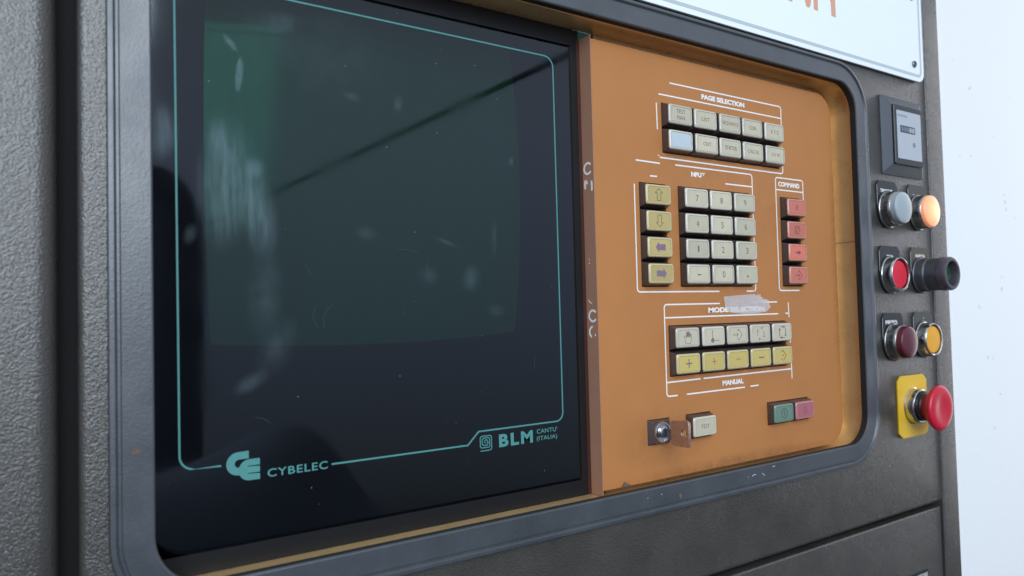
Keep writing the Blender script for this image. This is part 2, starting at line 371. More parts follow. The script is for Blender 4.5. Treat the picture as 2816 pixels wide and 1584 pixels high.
def stroke_into(bm, pts, w, y, t=0.08, closed=False):
    """ribbon of width w along pts [(x,z)] on the surface y, mitred"""
    P = [Vector(p) for p in pts]; n = len(P); L = []
    for i in range(n):
        if closed: a, b = P[i-1], P[(i+1) % n]
        else: a, b = P[max(i-1, 0)], P[min(i+1, n-1)]
        d1 = (P[i]-a); d2 = (b-P[i])
        if d1.length < 1e-9: d1 = d2
        if d2.length < 1e-9: d2 = d1
        d1.normalize(); d2.normalize(); t_ = (d1+d2)
        if t_.length < 1e-6: t_ = d1.copy()
        t_.normalize(); nn = Vector((-t_.y, t_.x)); k = 1/max(0.5, nn.dot(Vector((-d1.y, d1.x))))
        L.append((P[i]+nn*w/2*k, P[i]-nn*w/2*k))
    V = [[bm.verts.new((q.x, yy, q.y)) for yy in (y-t, y+0.02) for q in pair] for pair in L]
    rng = range(n) if closed else range(n-1)
    for i in rng:
        a, b = V[i], V[(i+1) % n]
        bm.faces.new((a[0], a[1], b[1], b[0])); bm.faces.new((a[2], a[3], b[3], b[2]))
        bm.faces.new((a[0], a[2], b[2], b[0])); bm.faces.new((a[1], a[3], b[3], b[1]))
    if not closed: bm.faces.new(V[0]); bm.faces.new(V[-1])
def poly_into(bm, pts, y, t=0.08):
    a = [bm.verts.new((p[0], y-t, p[1])) for p in pts]; b = [bm.verts.new((p[0], y+0.02, p[1])) for p in pts]
    bm.faces.new(a); bm.faces.new(b[::-1])
    for i in range(len(pts)): j = (i+1) % len(pts); bm.faces.new((a[i], a[j], b[j], b[i]))
def strokes(name, lines, w, y, m, parent=None, polys=(), closed=False, loc=None):
    bm = bmesh.new()
    for ln in lines:
        ww = w
        if isinstance(ln, tuple) and isinstance(ln[0], (int, float)) is False and len(ln) == 2 and isinstance(ln[1], float): ln, ww = ln
        stroke_into(bm, ln, ww, y, closed=closed)
    for p in polys: poly_into(bm, p, y)
    return from_bm(name, bm, m, parent, loc, smooth=False)
def circ(cx, cz, rad, n=20, a0=0, a1=360):
    return [(cx+rad*math.cos(math.radians(a0+(a1-a0)*k/n)), cz+rad*math.sin(math.radians(a0+(a1-a0)*k/n))) for k in range(n if a1-a0 == 360 else n+1)]
def arc(cx, cz, rad, a0, a1, n=8):
    return [(cx+rad*math.cos(math.radians(a0+(a1-a0)*k/n)), cz+rad*math.sin(math.radians(a0+(a1-a0)*k/n))) for k in range(n+1)]

def thing(name, label, cat, loc=(0, 0, 0), group=None):
    o = bpy.data.objects.new(name, None); o.empty_display_size = 0.01; C.objects.link(o); o.location = Vector(loc)*S
    o['label'] = label; o['category'] = cat
    if group: o['group'] = group
    return o
def tag(o, label, cat, group=None):
    o['label'] = label; o['category'] = cat
    if group: o['group'] = group
    return o

# ------------------------------------------------------------------ the wall behind
bm = bmesh.new(); box_into(bm, -900, 2600, 190, 230, -1200, 1300)
w = from_bm('wall', bm, 'painted_wall', smooth=False); w['kind'] = 'structure'
for wx, wz, q in ((871, 72, 3.2), (868, 82, 1.6), (873, 62, 2.0), (778, 127, 1.6), (848, -49, 2.6), (897, 51, 1.5), (748, 124, 1.3), (800, -140, 2.0), (830, -190, 1.6), (845, 160, 1.7)):
    bm = bmesh.new()
    poly_into(bm, [(wx+q*0.6*random.uniform(.4, 1.2)*math.cos(a*math.pi/4), wz+q*random.uniform(.5, 1.5)*math.sin(a*math.pi/4)) for a in range(8)], 189.98, 0.1)
    from_bm('scuff_mark', bm, 'wall_scuff', w, smooth=False)

# ------------------------------------------------------------------ the cabinet
YC = -8.0
G = (-219.0, 174.8, -147.7, 72.6)            # opening of the rubber frame
cab = thing('machine_cabinet', 'large grey-brown hammered sheet metal cabinet holding the screen and all controls', 'cabinet', (0, 0, -300))
CL = (0, 0, 300)      # parts are modelled in panel coordinates, the empty sits at the base of the cabinet
def rolled(name, x0, x1, z0, z1, y, q, depth, parent, hole=None):
    """sheet metal panel with rolled edges of radius q, and an optional rounded hole (x0, x1, z0, z1, radius)"""
    L = [(rr(x0, x1, z0, z1, 0.5, 12), y+depth)]
    for k in range(7):
        a = math.radians(90*k/6); L.append((rr(x0+q-q*math.cos(a), x1-q+q*math.cos(a), z0+q-q*math.cos(a), z1-q+q*math.cos(a), 0.5+(q-q*math.cos(a))*0.3, 12), y+q-q*math.sin(a)))
    if hole: L += [(rr(*hole, 12), y), (rr(*hole, 12), y+2.5)]
    from_bm(name, loft(L, False, not hole), 'hammered_paint', parent, CL, angle=60)
rolled('front_panel', -239.4, 268.5, -199.2, 300, YC, 2.6, 9, cab, (G[0]-5, G[1]+5, G[2]-5, G[3]+5, 20))
rolled('lower_panel', -239.4, 262.3, -430, -202.2, YC+0.3, 1.2, 9, cab)
rolled('side_column', -330, -244.4, -430, 300, YC-0.6, 5.5, 14, cab)
rolled('side_column', 263.9, 284.6, -430, 300, YC-1.0, 1.1, 12, cab)
bm = bmesh.new(); box_into(bm, -328, 285, 11, 13, -428, -156); box_into(bm, -328, -226, 11, 13, -155.9, 84); box_into(bm, 184, 285, 11, 13, -155.9, 84); box_into(bm, -328, 285, 11, 13, 84.1, 298)
from_bm('inner_frame', bm, 'groove_black', cab, CL, smooth=False)
bm = bmesh.new(); box_into(bm, 276, 284, 3.2, 185, -428, 298)
from_bm('side_wall', bm, 'hammered_paint', cab, CL, smooth=False)

# ------------------------------------------------------------------ screen console: rubber frame, gold tray, glass
con = thing('screen_console', 'dark tinted screen with teal outline in a gold tray and blue-grey rubber frame', 'screen', (-22, 10, -150))
CO = (22, -10, 150)
g = ring(*G, 17.5, [(0.0, -10.2), (0.25, -10.85), (0.7, -11.1), (9.0, -10.7), (9.35, -10.2), (10.1, -10.1), (10.5, -10.6), (10.9, -11.15), (11.9, -11.1), (12.3, -11.0), (12.5, -10.2), (12.5, -8.7)], 14)
from_bm('rubber_frame', g, 'gasket_rubber', con, CO, angle=28)
g = ring(*G, 17.5, [(0.1, -10.3), (0.3, -6.4), (3.0, -6.2), (12.0, -7.8), (12.6, -8.7)], 14)
from_bm('inner_lip', g, 'groove_black', con, CO, angle=28)
g = ring(-222.0, 177.5, -150.8, 73.0, 17.0, [(0, 8.45), (0, -4.9), (0.25, -5.7), (0.9, -6.1), (1.6, -5.9), (2.0, -5.2), (2.0, 9)], 14)
from_bm('tray', g, 'tray_gold', con, CO, angle=60)
bm = bmesh.new(); box_into(bm, -19.8, 179.4, 8.5, 10.0, -152.5, 74.9)
from_bm('tray_floor', bm, 'tray_gold', con, CO, smooth=False)
# seam where the tray is welded on its right wall
bm = bmesh.new(); box_into(bm, 177.42, 178.0, -5.0, 9.8, -24.6, -24.2)
from_bm('seam', bm, 'dirt_brown', con, CO, smooth=False)
pane = sheet('glass_pane', [rr(-221.8, -20.0, -150.6, 72.8, [0.3, 0.3, 16, 16])], 8.5, 2.6, 'tinted_glass', con, loc=CO)
# the pane's texture space follows its own origin, so shift it to panel coordinates
for v in pane.data.vertices: pass
# teal print on the pane
YG = 8.47
W_ = 0.66
line_a = [(-195.8, -114.55)] + [(-205.0, -114.5)] + arc(-204.3, -109.6, 4.9, -95, -180, 8) + [(-209.4, 0)] + arc(-204.6, 52.6, 4.9, 180, 90, 8) + arc(-50.2, 52.2, 5.0, 90, 0, 8) + arc(-48.7, -110.4, 3.9, 0, -90, 8) + [(-90.6, -114.35), (-96.1, -119.6), (-156.0, -119.4)]
strokes('printed_outline', [line_a], W_, YG, 'teal_print', pane)
# interlocked letter emblem
bm = bmesh.new()
Cx, Cz = -190.0, -114.6
outer = [(-186.4, -110.4), (-189.6, -110.5)] + arc(Cx, Cz, 4.1, 95, 268, 16) + [(-188.4, -118.5)]
inner = [(-188.4, -115.9), (-189.8, -115.95)] + arc(Cx+0.2, Cz, 1.45, 265, 95, 10) + [(-188.8, -113.15), (-186.4, -113.1)]
poly_into(bm, outer+inner, YG)
from_bm('printed_emblem', bm, 'teal_print', pane, smooth=False)
bm = bmesh.new()
eo = [(-182.6, -113.45), (-186.2, -113.45)] + arc(-186.2, -117.2, 3.75, 92, 268, 16) + [(-182.6, -120.95), (-182.6, -118.85), (-186.9, -118.6), (-186.9, -118.35), (-182.6, -118.4), (-182.6, -116.25), (-186.9, -116.0), (-186.9, -115.75), (-182.6, -115.8)]
poly_into(bm, eo, YG-0.1)
from_bm('printed_emblem', bm, 'teal_print', pane, smooth=False)
text('printed_lettering', 'CYBELEC', (-179.9, -157.5, -120.85, -117.9), YG, 'teal_print', pane, bold=0.012, spacing=1.12)
text('printed_lettering', 'BLM', (-80.3, -62.2, -122.4, -116.8), YG, 'teal_print', pane, bold=0.04, spacing=1.25)
text('printed_lettering', "CANTU'", (-59.9, -48.3, -118.8, -116.7), YG, 'teal_print', pane, bold=0.008, spacing=1.05)
text('printed_lettering', '(ITALIA)', (-60.0, -48.5, -122.5, -120.0), YG, 'teal_print', pane, bold=0.008, spacing=1.05)
sp_ = [(-89.9, -122.9), (-85.2, -122.9)] + arc(-85.2, -121.9, 1.0, -90, 0, 4)
k_ = 0; x0, x1, z0, z1 = -89.9, -84.2, -121.6, -116.6
pts = list(sp_)
for step in range(3):
    q = 0.9
    pts += arc(x1-q, z1-q, q, 0, 90, 3) + arc(x0+q, z1-q, q, 90, 180, 3) + arc(x0+q, z0+q, q, 180, 270, 3)
    x1 -= 0.95; pts += arc(x1-0.6, z0+0.6, 0.6, 270, 360, 3)
    x0 += 0.95; z0 += 0.95; z1 -= 0.85
strokes('printed_emblem', [pts], 0.42, YG, 'teal_print', pane)

# dust specks and hairline scratches on the pane, too many to count
bm = bmesh.new(); rs = random.Random(3)
for k in range(38):
    x, z = rs.uniform(-214, -38), rs.uniform(-140, 62); q = rs.choice((0.12, 0.15, 0.18, 0.28))
    poly_into(bm, [(x-q, z), (x, z-q*0.8), (x+q*0.9, z+q*0.1), (x+q*0.1, z+q)], YG, 0.03)
o = from_bm('dust_specks', bm, 'dust_light', pane, smooth=False); o['kind'] = 'stuff'
bm = bmesh.new()
for k in range(7):
    x, z = rs.uniform(-205, -55), rs.uniform(-135, 45); a = rs.uniform(0, 3.1); c_ = rs.uniform(-.25, .25); pts = []
    for q in range(rs.randint(4, 9)):
        pts.append((x, z)); x += 1.3*math.cos(a); z += 1.3*math.sin(a); a += c_
    stroke_into(bm, pts, 0.09, YG, 0.02)
o = from_bm('hairline_scratches', bm, 'scratch_dim', pane, smooth=False); o['kind'] = 'stuff'
# black strips paint in the dark tray reflection; a red-brown strip beside them
bm = bmesh.new(); box_into(bm, -221, -29.6, 8.38, 8.48, -150.7, -143.4); box_into(bm, -221, -29.6, 8.38, 8.48, 64.9, 72.9); box_into(bm, -34.6, -29.6, 8.38, 8.48, -143.35, 64.85)
from_bm('tray_reflection_strips', bm, 'reflection_black', pane, smooth=False)
bm = bmesh.new(); box_into(bm, -31.0, -29.0, 8.15, 8.36, -150.6, 68.0)
from_bm('red_brown_strip', bm, 'dark_red_brown', pane, smooth=False)
# picture tube behind the pane: bulged face
bm = bmesh.new(); N = 24; grid = []
tx0, tx1, tz0, tz1 = -195.0, -57.0, -72.5, 71.0
for j in range(N+1):
    row = []
    for i in range(N+1):
        a = -1+2*i/N; b = -1+2*j/N
        ex = a*(1+0.035*(1-b*b)); ez = b*(1+0.035*(1-a*a))
        row.append(bm.verts.new((((tx0+tx1)/2)+ex*(tx1-tx0)/2, 20+9.0*(a*a*0.55+b*b*0.45), ((tz0+tz1)/2)+ez*(tz1-tz0)/2)))
    grid.append(row)
for j in range(N):
    for i in range(N): bm.faces.new((grid[j][i], grid[j][i+1], grid[j+1][i+1], grid[j+1][i]))
from_bm('picture_tube', bm, 'crt_face', con, CO)
bm = bmesh.new(); box_into(bm, -262, -31, 34, 36, -190, 110)
box_into(bm, -31.2, -30.0, 11.4, 34, -190, 110)
from_bm('back_cover', bm, 'crt_bezel', con, CO, smooth=False)

# ------------------------------------------------------------------ orange control panel with its cut-outs
pan = thing('control_panel', 'orange vinyl keypad panel with worn white printed frames, right of the screen', 'control panel', (70, 5, -149))
PO = (-70, -5, 149)
PX, PZ = 19.05, 13.14
mx = 0.5
BL = {'page': (17.0, 42.3, 5, 2), 'num': (27.1, 0.0, 3, 4), 'arr': (-0.1, 0.0, 1, 4), 'cmd': (111.0, 0.0, 1, 4), 'mode': (17.2, -71.9, 5, 2), 'test': (27.6, -117.8, 1, 1), 'gr': (92.7, -117.5, 2, 1)}
outl = [rr(-28.55, 164.8, -147.9, 66.8, [14, 14, 0.2, 0.2])]
for k in BL:
    x, z, nx, nz = BL[k]; wd = nx*PX-0.55; hh = nz*PZ-0.25
    outl.append(rr(x, x+wd, z-hh, z, 0.3, 2)[::-1])
outl.append(rr(0.6, 15.9, -130.6, -118.0, 0.3, 2)[::-1])
sheet('face_sheet', outl, 0, 8.3, 'orange_vinyl', pan, loc=PO)
bm = bmesh.new(); box_into(bm, -28.95, -28.57, 0.05, 8.36, -150.6, 68.6)
strip = from_bm('edge_strip', bm, 'strip_brown', pan, PO, smooth=False)
bm = bmesh.new(); box_into(bm, -26, 162, 8.4, 9.9, -146, 64)
from_bm('backing_board', bm, 'groove_black', pan, PO, smooth=False)

# white prints on the vinyl
YP = 0.0; WL = 0.72
def fr(*lines): return strokes('printed_frame', list(lines), WL, YP, 'white_print', pan, loc=PO)
fr([(23.6, 53.3)] + arc(113.2, 51.5, 1.8, 90, 0, 5) + [(114.9, 34.3)], [(15.4, 46.4), (114.7, 46.4)], [(13.7, 41.6), (13.9, 28.0)],
   [(14.9, 13.7)] + arc(113.0, 15.5, 1.8, -90, 0, 5) + [(114.9, 18.2)], [(114.9, 28.5), (114.9, 29.8)], [(13.9, 14.7), (14.5, 14.5)])
fr([(-1.7, 10.8), (14.9, 10.6)], [(25.9, 10.8)] + arc(84.9, 9.1, 1.8, 90, 0, 5) + [(86.6, -2.5)], [(7.6, 3.6), (12.6, 3.7)], [(64.1, 3.95), (86.3, 3.95)],
   [(-3.15, -1.2)] + arc(-1.5, -53.1, 1.7, 180, 270, 5) + [(56.3, -54.8)], [(78.6, -54.8), (85.0, -54.8)] + arc(84.9, -53.1, 1.7, -90, 0, 5) + [(86.7, -47.5)],
   [(86.6, -11.5), (86.6, -15.0)], [(86.6, -24.8), (86.6, -28.3)], [(86.6, -37.9), (86.6, -41.3)])
fr([(126.3, -54.6)] + arc(109.3, -52.9, 1.7, 270, 180, 5) + arc(109.3, 9.4, 1.7, 180, 90, 5) + arc(131.7, 9.4, 1.7, 90, 0, 5) + [(133.4, -0.8)], [(107.9, 4.05), (133.0, 4.05)])
fr([(56.3, -61.3)] + arc(16.4, -63.0, 1.7, 90, 180, 5) + arc(16.4, -105.9, 1.7, 180, 270, 5) + [(22.3, -107.6)], [(92.0, -61.1), (104.9, -61.1)], [(115.2, -61.6), (115.5, -70.2)],
   [(15.0, -68.0), (105.5, -67.9)], [(112.3, -67.8), (115.2, -67.8)], [(28.9, -107.6), (74.4, -107.5)], [(78.9, -107.35), (86.0, -107.3)],
   [(15.1, -100.6), (39.5, -100.4)], [(41.8, -100.4), (115.7, -100.1)], [(115.9, -83.0), (116.0, -85.0)], [(116.1, -94.8), (116.2, -105.7)])
for s_, fit_ in (('PAGE SELECTION', (47.4, 82.4, 48.3, 51.1)), ('COMMAND', (110.1, 130.1, 6.1, 8.95)), ('MODE SELECTION', (47.2, 93.5, -66.1, -63.35)), ('MANUAL', (56.4, 73.4, -105.35, -102.6)), ('NPU', (37.6, 45.4, 5.75, 8.35))):
    text('printed_lettering', s_, fit_, YP, 'white_print', pan, bold=0.05, loc=PO)
strokes('printed_lettering', [[(45.6, 8.15), (48.1, 8.15)], [(46.85, 8.1), (46.85, 6.9)]], 0.5, YP, 'white_print', pan, loc=PO)

# worn letters on the brown strip, which faces left: drawn as (y, z) on x = -29
def side_strokes(name, lines, w, m, parent):
    bm = bmesh.new()
    for ln in lines: stroke_into(bm, [(-a, b) for a, b in ln], w, 0)       # x' = -y so that the drawing reads left to right
    for v in bm.verts: v.co = Vector((-28.95+v.co.y, -v.co.x-0.45, v.co.z))
    return from_bm(name, bm, m, parent, smooth=False)
def cshape(cy, cz, ry, rz, a0, a1): return [(cy-ry*math.cos(math.radians(a0+(a1-a0)*k/18)), cz+rz*math.sin(math.radians(a0+(a1-a0)*k/18))) for k in range(19)]
side_strokes('printed_lettering', [cshape(4.75, 4.8, 2.75, 2.6, 38, 322)], 1.0, 'strip_white', strip)
side_strokes('printed_lettering', [[(7.2, -0.6), (7.2, -2.8), (7.0, -4.9)], [(6.7, -0.7), (5.4, -2.6)], [(2.3, -1.5), (2.2, -4.0), (2.2, -6.3)]], 1.05, 'strip_white', strip)
side_strokes('printed_lettering', [[(6.9, -58.3), (6.0, -59.3), (4.5, -60.0)]], 0.4, 'strip_white', strip)
side_strokes('printed_lettering', [cshape(4.1, -65.9, 2.75, 2.6, 38, 322)], 0.95, 'strip_white', strip)
side_strokes('printed_lettering', [cshape(3.6, -73.6, 3.2, 2.7, 105, 240), [(2.9, -74.9), (2.3, -75.1)]], 0.95, 'strip_white', strip)
side_strokes('printed_lettering', [[(5.6, -38.6), (5.4, -39.2)], [(5.7, -40.5), (5.4, -41.0)]], 0.35, 'strip_white', strip)

# ------------------------------------------------------------------ keys
def make_key(loc, label, group, cap='key_cap', face='key_cream', draw=None, cat='key'):
    t = thing('keyboard_key', label, cat, loc, group)
    return t
key_mesh = {}
def frustum(h0, h1, y0, y1, r0, r1, extra=()):
    L = [(rr(-h0[0], h0[0], -h0[1], h0[1], r0, 4), y0)] + list(extra) + [(rr(-h1[0], h1[0], -h1[1], h1[1], r1, 4), y1)]
    return L
def key_parts():
    out = {}
    out['body'] = loft([(rr(-9.1, 9.1, -6.25, 6.25, 0.4, 4), 8.0), (rr(-9.1, 9.1, -6.25, 6.25, 0.4, 4), 0.6), (rr(-8.5, 8.5, -4.95, 4.95, 0.9, 4), -4.15)], False, True)
    out['cap'] = loft([(rr(-8.52, 8.52, -4.98, 4.98, 1.0, 4), -4.05), (rr(-8.45, 8.45, -4.9, 4.9, 1.3, 4), -4.35), (rr(-8.05, 8.05, -4.6, 4.6, 1.4, 4), -4.72), (rr(-7.8, 7.8, -4.4, 4.4, 1.3, 4), -4.8), (rr(-7.3, 7.3, -4.0, 4.0, 1.1, 4), -4.8), (rr(-7.2, 7.2, -3.9, 3.9, 1.0, 4), -4.45)], False, True)
    out['insert'] = loft([(rr(-7.0, 7.0, -3.75, 3.75, 0.9, 4), -4.4), (rr(-6.9, 6.9, -3.68, 3.68, 0.9, 4), -4.66)], False, True)
    return out
proto = {}
for nm, bmk in key_parts().items():
    o = from_bm('k_'+nm, bmk, 'key_body' if nm == 'body' else ('key_cap' if nm == 'cap' else 'key_cream')); proto[nm] = o.data
    bpy.data.objects.remove(o)
mesh_var = {}
def var(nm, m):
    if (nm, m) not in mesh_var:
        me = proto[nm].copy(); me.materials.clear(); me.materials.append(MAT[m]); mesh_var[(nm, m)] = me
    return mesh_var[(nm, m)]
YK = -4.66
def key(block, i, j, label, group, cap='key_cap', face='key_cream', draw=None):
    x, z, nx, nz = BL[block]
    loc = (x-0.29+(i+.5)*PX, 0, z+0.14-(j+.5)*PZ)
    t = thing('keyboard_key', label, 'key', loc, group)
    ty, tz = random.uniform(-1, 1)*0.008, random.uniform(-1, 1)*0.008
    t.rotation_euler = (ty, 0, tz); t.location.y += random.uniform(-.25, .25)*S
    for nm, pn, m in (('body', 'key_body', 'key_body'), ('cap', 'clear_cap', cap), ('insert', 'legend_insert', face)):
        o = bpy.data.objects.new(pn, var(nm, m)); C.objects.link(o); o.parent = t
        if nm == 'insert': ins = o
    if draw: draw(ins)
    return t
def ktext(s, fit, m='faded_print', bold=0.0):
    def d(p): text('printed_legend', s, fit, YK, m, p, bold=bold, thick=0.06)
    return d
def kstroke(lines, w=0.32, m='faded_print', polys=(), closed=False):
    def d(p): strokes('printed_legend', lines, w, YK, m, p, polys=polys, closed=closed)
    return d
def both(*ds):
    def d(p):
        for q in ds: q(p)
    return d
gp = 'keys of the page selection block'
key('page', 0, 0, 'cream key marked TEST MAN', gp, draw=both(ktext('TEST', (-3.3, 3.3, 0.6, 2.7)), ktext('MAN', (-2.9, 2.9, -2.6, -0.5))))
key('page', 1, 0, 'cream key marked LIST', gp, draw=ktext('LIST', (-3.2, 3.0, -1.0, 1.0)))
key('page', 2, 0, 'cream key marked SEQUENCE', gp, draw=ktext('SEQUENCE', (-6.4, 6.4, -1.1, 1.1)))
key('page', 3, 0, 'cream key marked COR', gp, draw=ktext('COR', (-2.9, 2.9, -1.0, 1.0), bold=0.01))
key('page', 4, 0, 'cream key marked XYZ', gp, draw=ktext('X Y Z', (-3.6, 3.6, -1.0, 1.0)))
key('page', 0, 1, 'blank pale blue key without any marking', gp, face='key_blue')
key('page', 1, 1, 'cream key marked CRIT', gp, draw=ktext('CRIT', (-3.0, 3.0, -1.0, 1.0)))
key('page', 2, 1, 'cream key marked STATUS', gp, draw=ktext('STATUS', (-4.6, 4.6, -1.1, 1.1), bold=0.01))
key('page', 3, 1, 'cream key marked CALCUL', gp, draw=ktext('CALCUL', (-4.8, 4.8, -1.0, 1.0)))
key('page', 4, 1, 'cream key marked UVW', gp, draw=ktext('U V W', (-3.6, 3.6, -1.0, 1.0)))
gn = 'number keys of the input block'
NL = ['cream key marked seven, top left of the number block', 'cream key marked eight, top middle of the number block', 'cream key marked nine, top right of the number block',
      'cream key marked four, below the seven', 'cream key marked five, centre of the second number row', 'cream key marked six, below the nine',
      'cream key marked one, just above the minus key', 'cream key marked two, just above the zero key', 'cream key marked three, just above the decimal point key']
for n_, s_ in enumerate(('7', '8', '9', '4', '5', '6', '1', '2', '3')):
    key('num', n_ % 3, n_//3, NL[n_], gn, draw=ktext(s_, (-1.0, 1.0, -1.7, 1.5), 'faded_print') if s_ != '1' else ktext('1', (-0.5, 0.7, -1.7, 1.5)))
key('num', 0, 3, 'cream key marked with a minus, below key 1', gn, draw=kstroke([[(-1.4, -0.4), (1.4, -0.4)]], 0.5, 'dark_print'))
key('num', 1, 3, 'cream key marked with a zero, below key 2', gn, draw=ktext('0', (-1.1, 1.1, -1.7, 1.6)))
key('num', 2, 3, 'cream key marked with a decimal point, below key 3', gn, draw=kstroke([], 0.5, 'dark_print', polys=[[(-0.5, -1.5), (0.5, -1.5), (0.5, -0.5), (-0.5, -0.5)]]))
ga = 'yellow arrow keys'
up = [(0, 3.0), (2.5, 0.9), (1.25, 0.9), (1.25, -2.9), (-1.25, -2.9), (-1.25, 0.9), (-2.5, 0.9)]
key('arr', 0, 0, 'yellow key with an outlined arrow pointing up', ga, 'cap_yellow', 'key_yellow_pale', kstroke([up], 0.22, 'dark_print', closed=True))
key('arr', 0, 1, 'yellow key with an outlined arrow pointing down', ga, 'cap_yellow', 'key_yellow_pale', kstroke([[(a, -b) for a, b in up]], 0.22, 'dark_print', closed=True))
lt = [(-3.4, 0), (-1.2, 2.7), (-1.2, 1.5), (3.4, 1.5), (3.4, -1.5), (-1.2, -1.5), (-1.2, -2.7)]
key('arr', 0, 2, 'yellow key with a solid arrow pointing left', ga, 'cap_yellow', 'key_yellow_pale', kstroke([], 0.3, 'mauve_print', polys=[lt]))
key('arr', 0, 3, 'yellow key with a solid arrow pointing right', ga, 'cap_yellow', 'key_yellow_pale', kstroke([], 0.3, 'mauve_print', polys=[[(-a, b) for a, b in lt][::-1]]))
gc = 'red keys of the command block'
dia = [(0, 2.6), (2.6, 0), (0, -2.6), (-2.6, 0)]
key('cmd', 0, 0, 'red key marked with a double slash', gc, 'cap_red', 'key_red', kstroke([[(-1.5, -1.4), (0.1, 1.4)], [(-0.3, -1.4), (1.3, 1.4)]], 0.26, 'dark_print'))
key('cmd', 0, 1, 'red key marked with a crossed diamond', gc, 'cap_red', 'key_red', both(kstroke([dia], 0.28, 'dark_print', closed=True), kstroke([[(-2.4, -2.4), (2.2, 2.4)], [(-2.6, 2.3), (-1.2, 0.8)]], 0.26, 'dark_print')))
key('cmd', 0, 2, 'orange-red key with a small smudged purple arrow', gc, 'cap_red', 'key_red_bright', kstroke([[(-2.6, 0), (0.4, 0)]], 0.8, 'purple_print', polys=[[(0.2, -1.3), (2.4, 0), (0.2, 1.3)]]))
key('cmd', 0, 3, 'red key marked with an arrow into an open diamond', gc, 'cap_red', 'key_red', kstroke([[(-2.6, 0), (0.6, 0)], [(-0.3, 0.8), (0.7, 0), (-0.3, -0.8)], [(-2.6, 0.7), (-2.6, -0.7)], [(-0.9, 1.6), (0.3, 2.7), (3.0, 0), (0.3, -2.7), (-0.9, -1.6)]], 0.26, 'dark_print'))
gm = 'cream keys of the mode selection block'
hand = [(-2.0, -3.0), (1.6, -3.0), (2.2, -0.6), (2.3, 1.6), (1.7, 1.7), (1.4, 0.2), (1.3, 2.6), (0.7, 2.7), (0.5, 0.3), (0.2, 3.1), (-0.4, 3.1), (-0.4, 0.3), (-0.8, 2.7), (-1.3, 2.6), (-1.3, 0.0), (-2.6, 1.1), (-3.0, 0.6), (-2.3, -1.2)]
key('mode', 0, 0, 'cream key marked with an open hand', gm, draw=both(kstroke([hand], 0.2, 'faded_print', closed=True), kstroke([[(1.0, 0.1), (1.0, 2.3)], [(0.0, 0.2), (-0.1, 2.8)], [(-0.9, 0.2), (-1.0, 2.3)]], 0.45, 'mauve_print')))
key('mode', 1, 0, 'cream key marked with a blob, a post and an arrow', gm, draw=both(kstroke([[(-1.1, 3.2), (-1.1, -1.8)], [(-0.2, -2.3), (3.8, -2.3)]], 0.26, 'faded_print'), kstroke([], 0.3, 'mauve_print', polys=[circ(-1.1, -2.2, 1.25, 14)])))
dopen = [(-0.6, 2.0), (0.3, 3.0), (3.1, 0), (0.3, -3.0), (-0.9, -1.7)]
key('mode', 2, 0, 'cream key with an arrow entering an open diamond', gm, draw=kstroke([[(-3.4, 0), (-0.2, 0)], [(-1.0, 0.9), (-0.1, 0), (-1.0, -0.9)], [(-3.4, 0.7), (-3.4, -0.7)], dopen], 0.28))
def cyc(g_):
    return [[(-1.4+g_, 3.0), (1.9, 3.0)], [(1.1, 3.5), (1.9, 3.0), (1.1, 2.5)], [(2.6, 2.5-g_), (2.6, -2.2)], [(2.1, -1.4), (2.6, -2.2), (3.1, -1.4)],
            [(1.6-g_, -3.0), (-1.8, -3.0)], [(-1.0, -3.5), (-1.8, -3.0), (-1.0, -2.5)], [(-2.6, -2.4+g_), (-2.6, 2.0)], [(-3.1, 1.2), (-2.6, 2.0), (-2.1, 1.2)]]
key('mode', 3, 0, 'cream key with four short faded arrows in a loop', gm, draw=kstroke(cyc(1.2), 0.24, 'faded_print'))
key('mode', 4, 0, 'cream key with four crisp black arrows in a loop', gm, draw=kstroke(cyc(0), 0.34, 'dark_print'))
gy = 'yellow keys of the manual row'
key('mode', 0, 1, 'yellow key with a large bold plus', gy, 'cap_yellow', 'key_yellow', kstroke([[(-2.3, 0), (2.3, 0)], [(0, -2.3), (0, 2.3)]], 0.62, 'mauve_print'))
key('mode', 1, 1, 'yellow key with a small thin plus', gy, 'cap_yellow', 'key_yellow', kstroke([[(-1.6, 0), (1.6, 0)], [(0, -1.7), (0, 1.7)]], 0.34, 'mauve_print'))
key('mode', 2, 1, 'yellow key with a thin minus', gy, 'cap_yellow', 'key_yellow', kstroke([[(-1.7, 0.1), (1.7, 0.1)]], 0.36, 'mauve_print'))
key('mode', 3, 1, 'yellow key with a bold reddish minus', gy, 'cap_yellow', 'key_yellow', kstroke([[(-2.3, 0.0), (2.3, 0.0)]], 0.7, 'mauve_print'))
key('mode', 4, 1, 'yellow key with a dot in a half-worn diamond', gy, 'cap_yellow', 'key_yellow', kstroke([[(-1.6, 2.0), (-0.4, 3.1), (2.7, 0), (0, -2.9)], [(-1.8, -1.6), (-0.9, -2.4)]], 0.28, 'dark_print', polys=[circ(-0.2, 0.2, 0.42, 8)]))
key('test', 0, 0, 'single cream key marked TEST, right of the metal door-type key', 'single keys along the panel bottom', draw=ktext('TEST', (-3.2, 3.2, -1.0, 1.0)))
key('gr', 0, 0, 'dull green key with a ringed figure one', 'single keys along the panel bottom', 'cap_green', 'key_green', both(kstroke([circ(0, 0, 2.6, 20)], 0.3, 'dark_print', closed=True), kstroke([[(0, -1.5), (0, 1.5)]], 0.4, 'dark_print')))
key('gr', 1, 0, 'dull pink-red key with a zero, beside the green key', 'single keys along the panel bottom', 'cap_pink', 'key_pink', kstroke([[(1.3*math.cos(math.radians(a)), 1.9*math.sin(math.radians(a))) for a in range(0, 360, 24)]], 0.3, 'purple_print', closed=True))

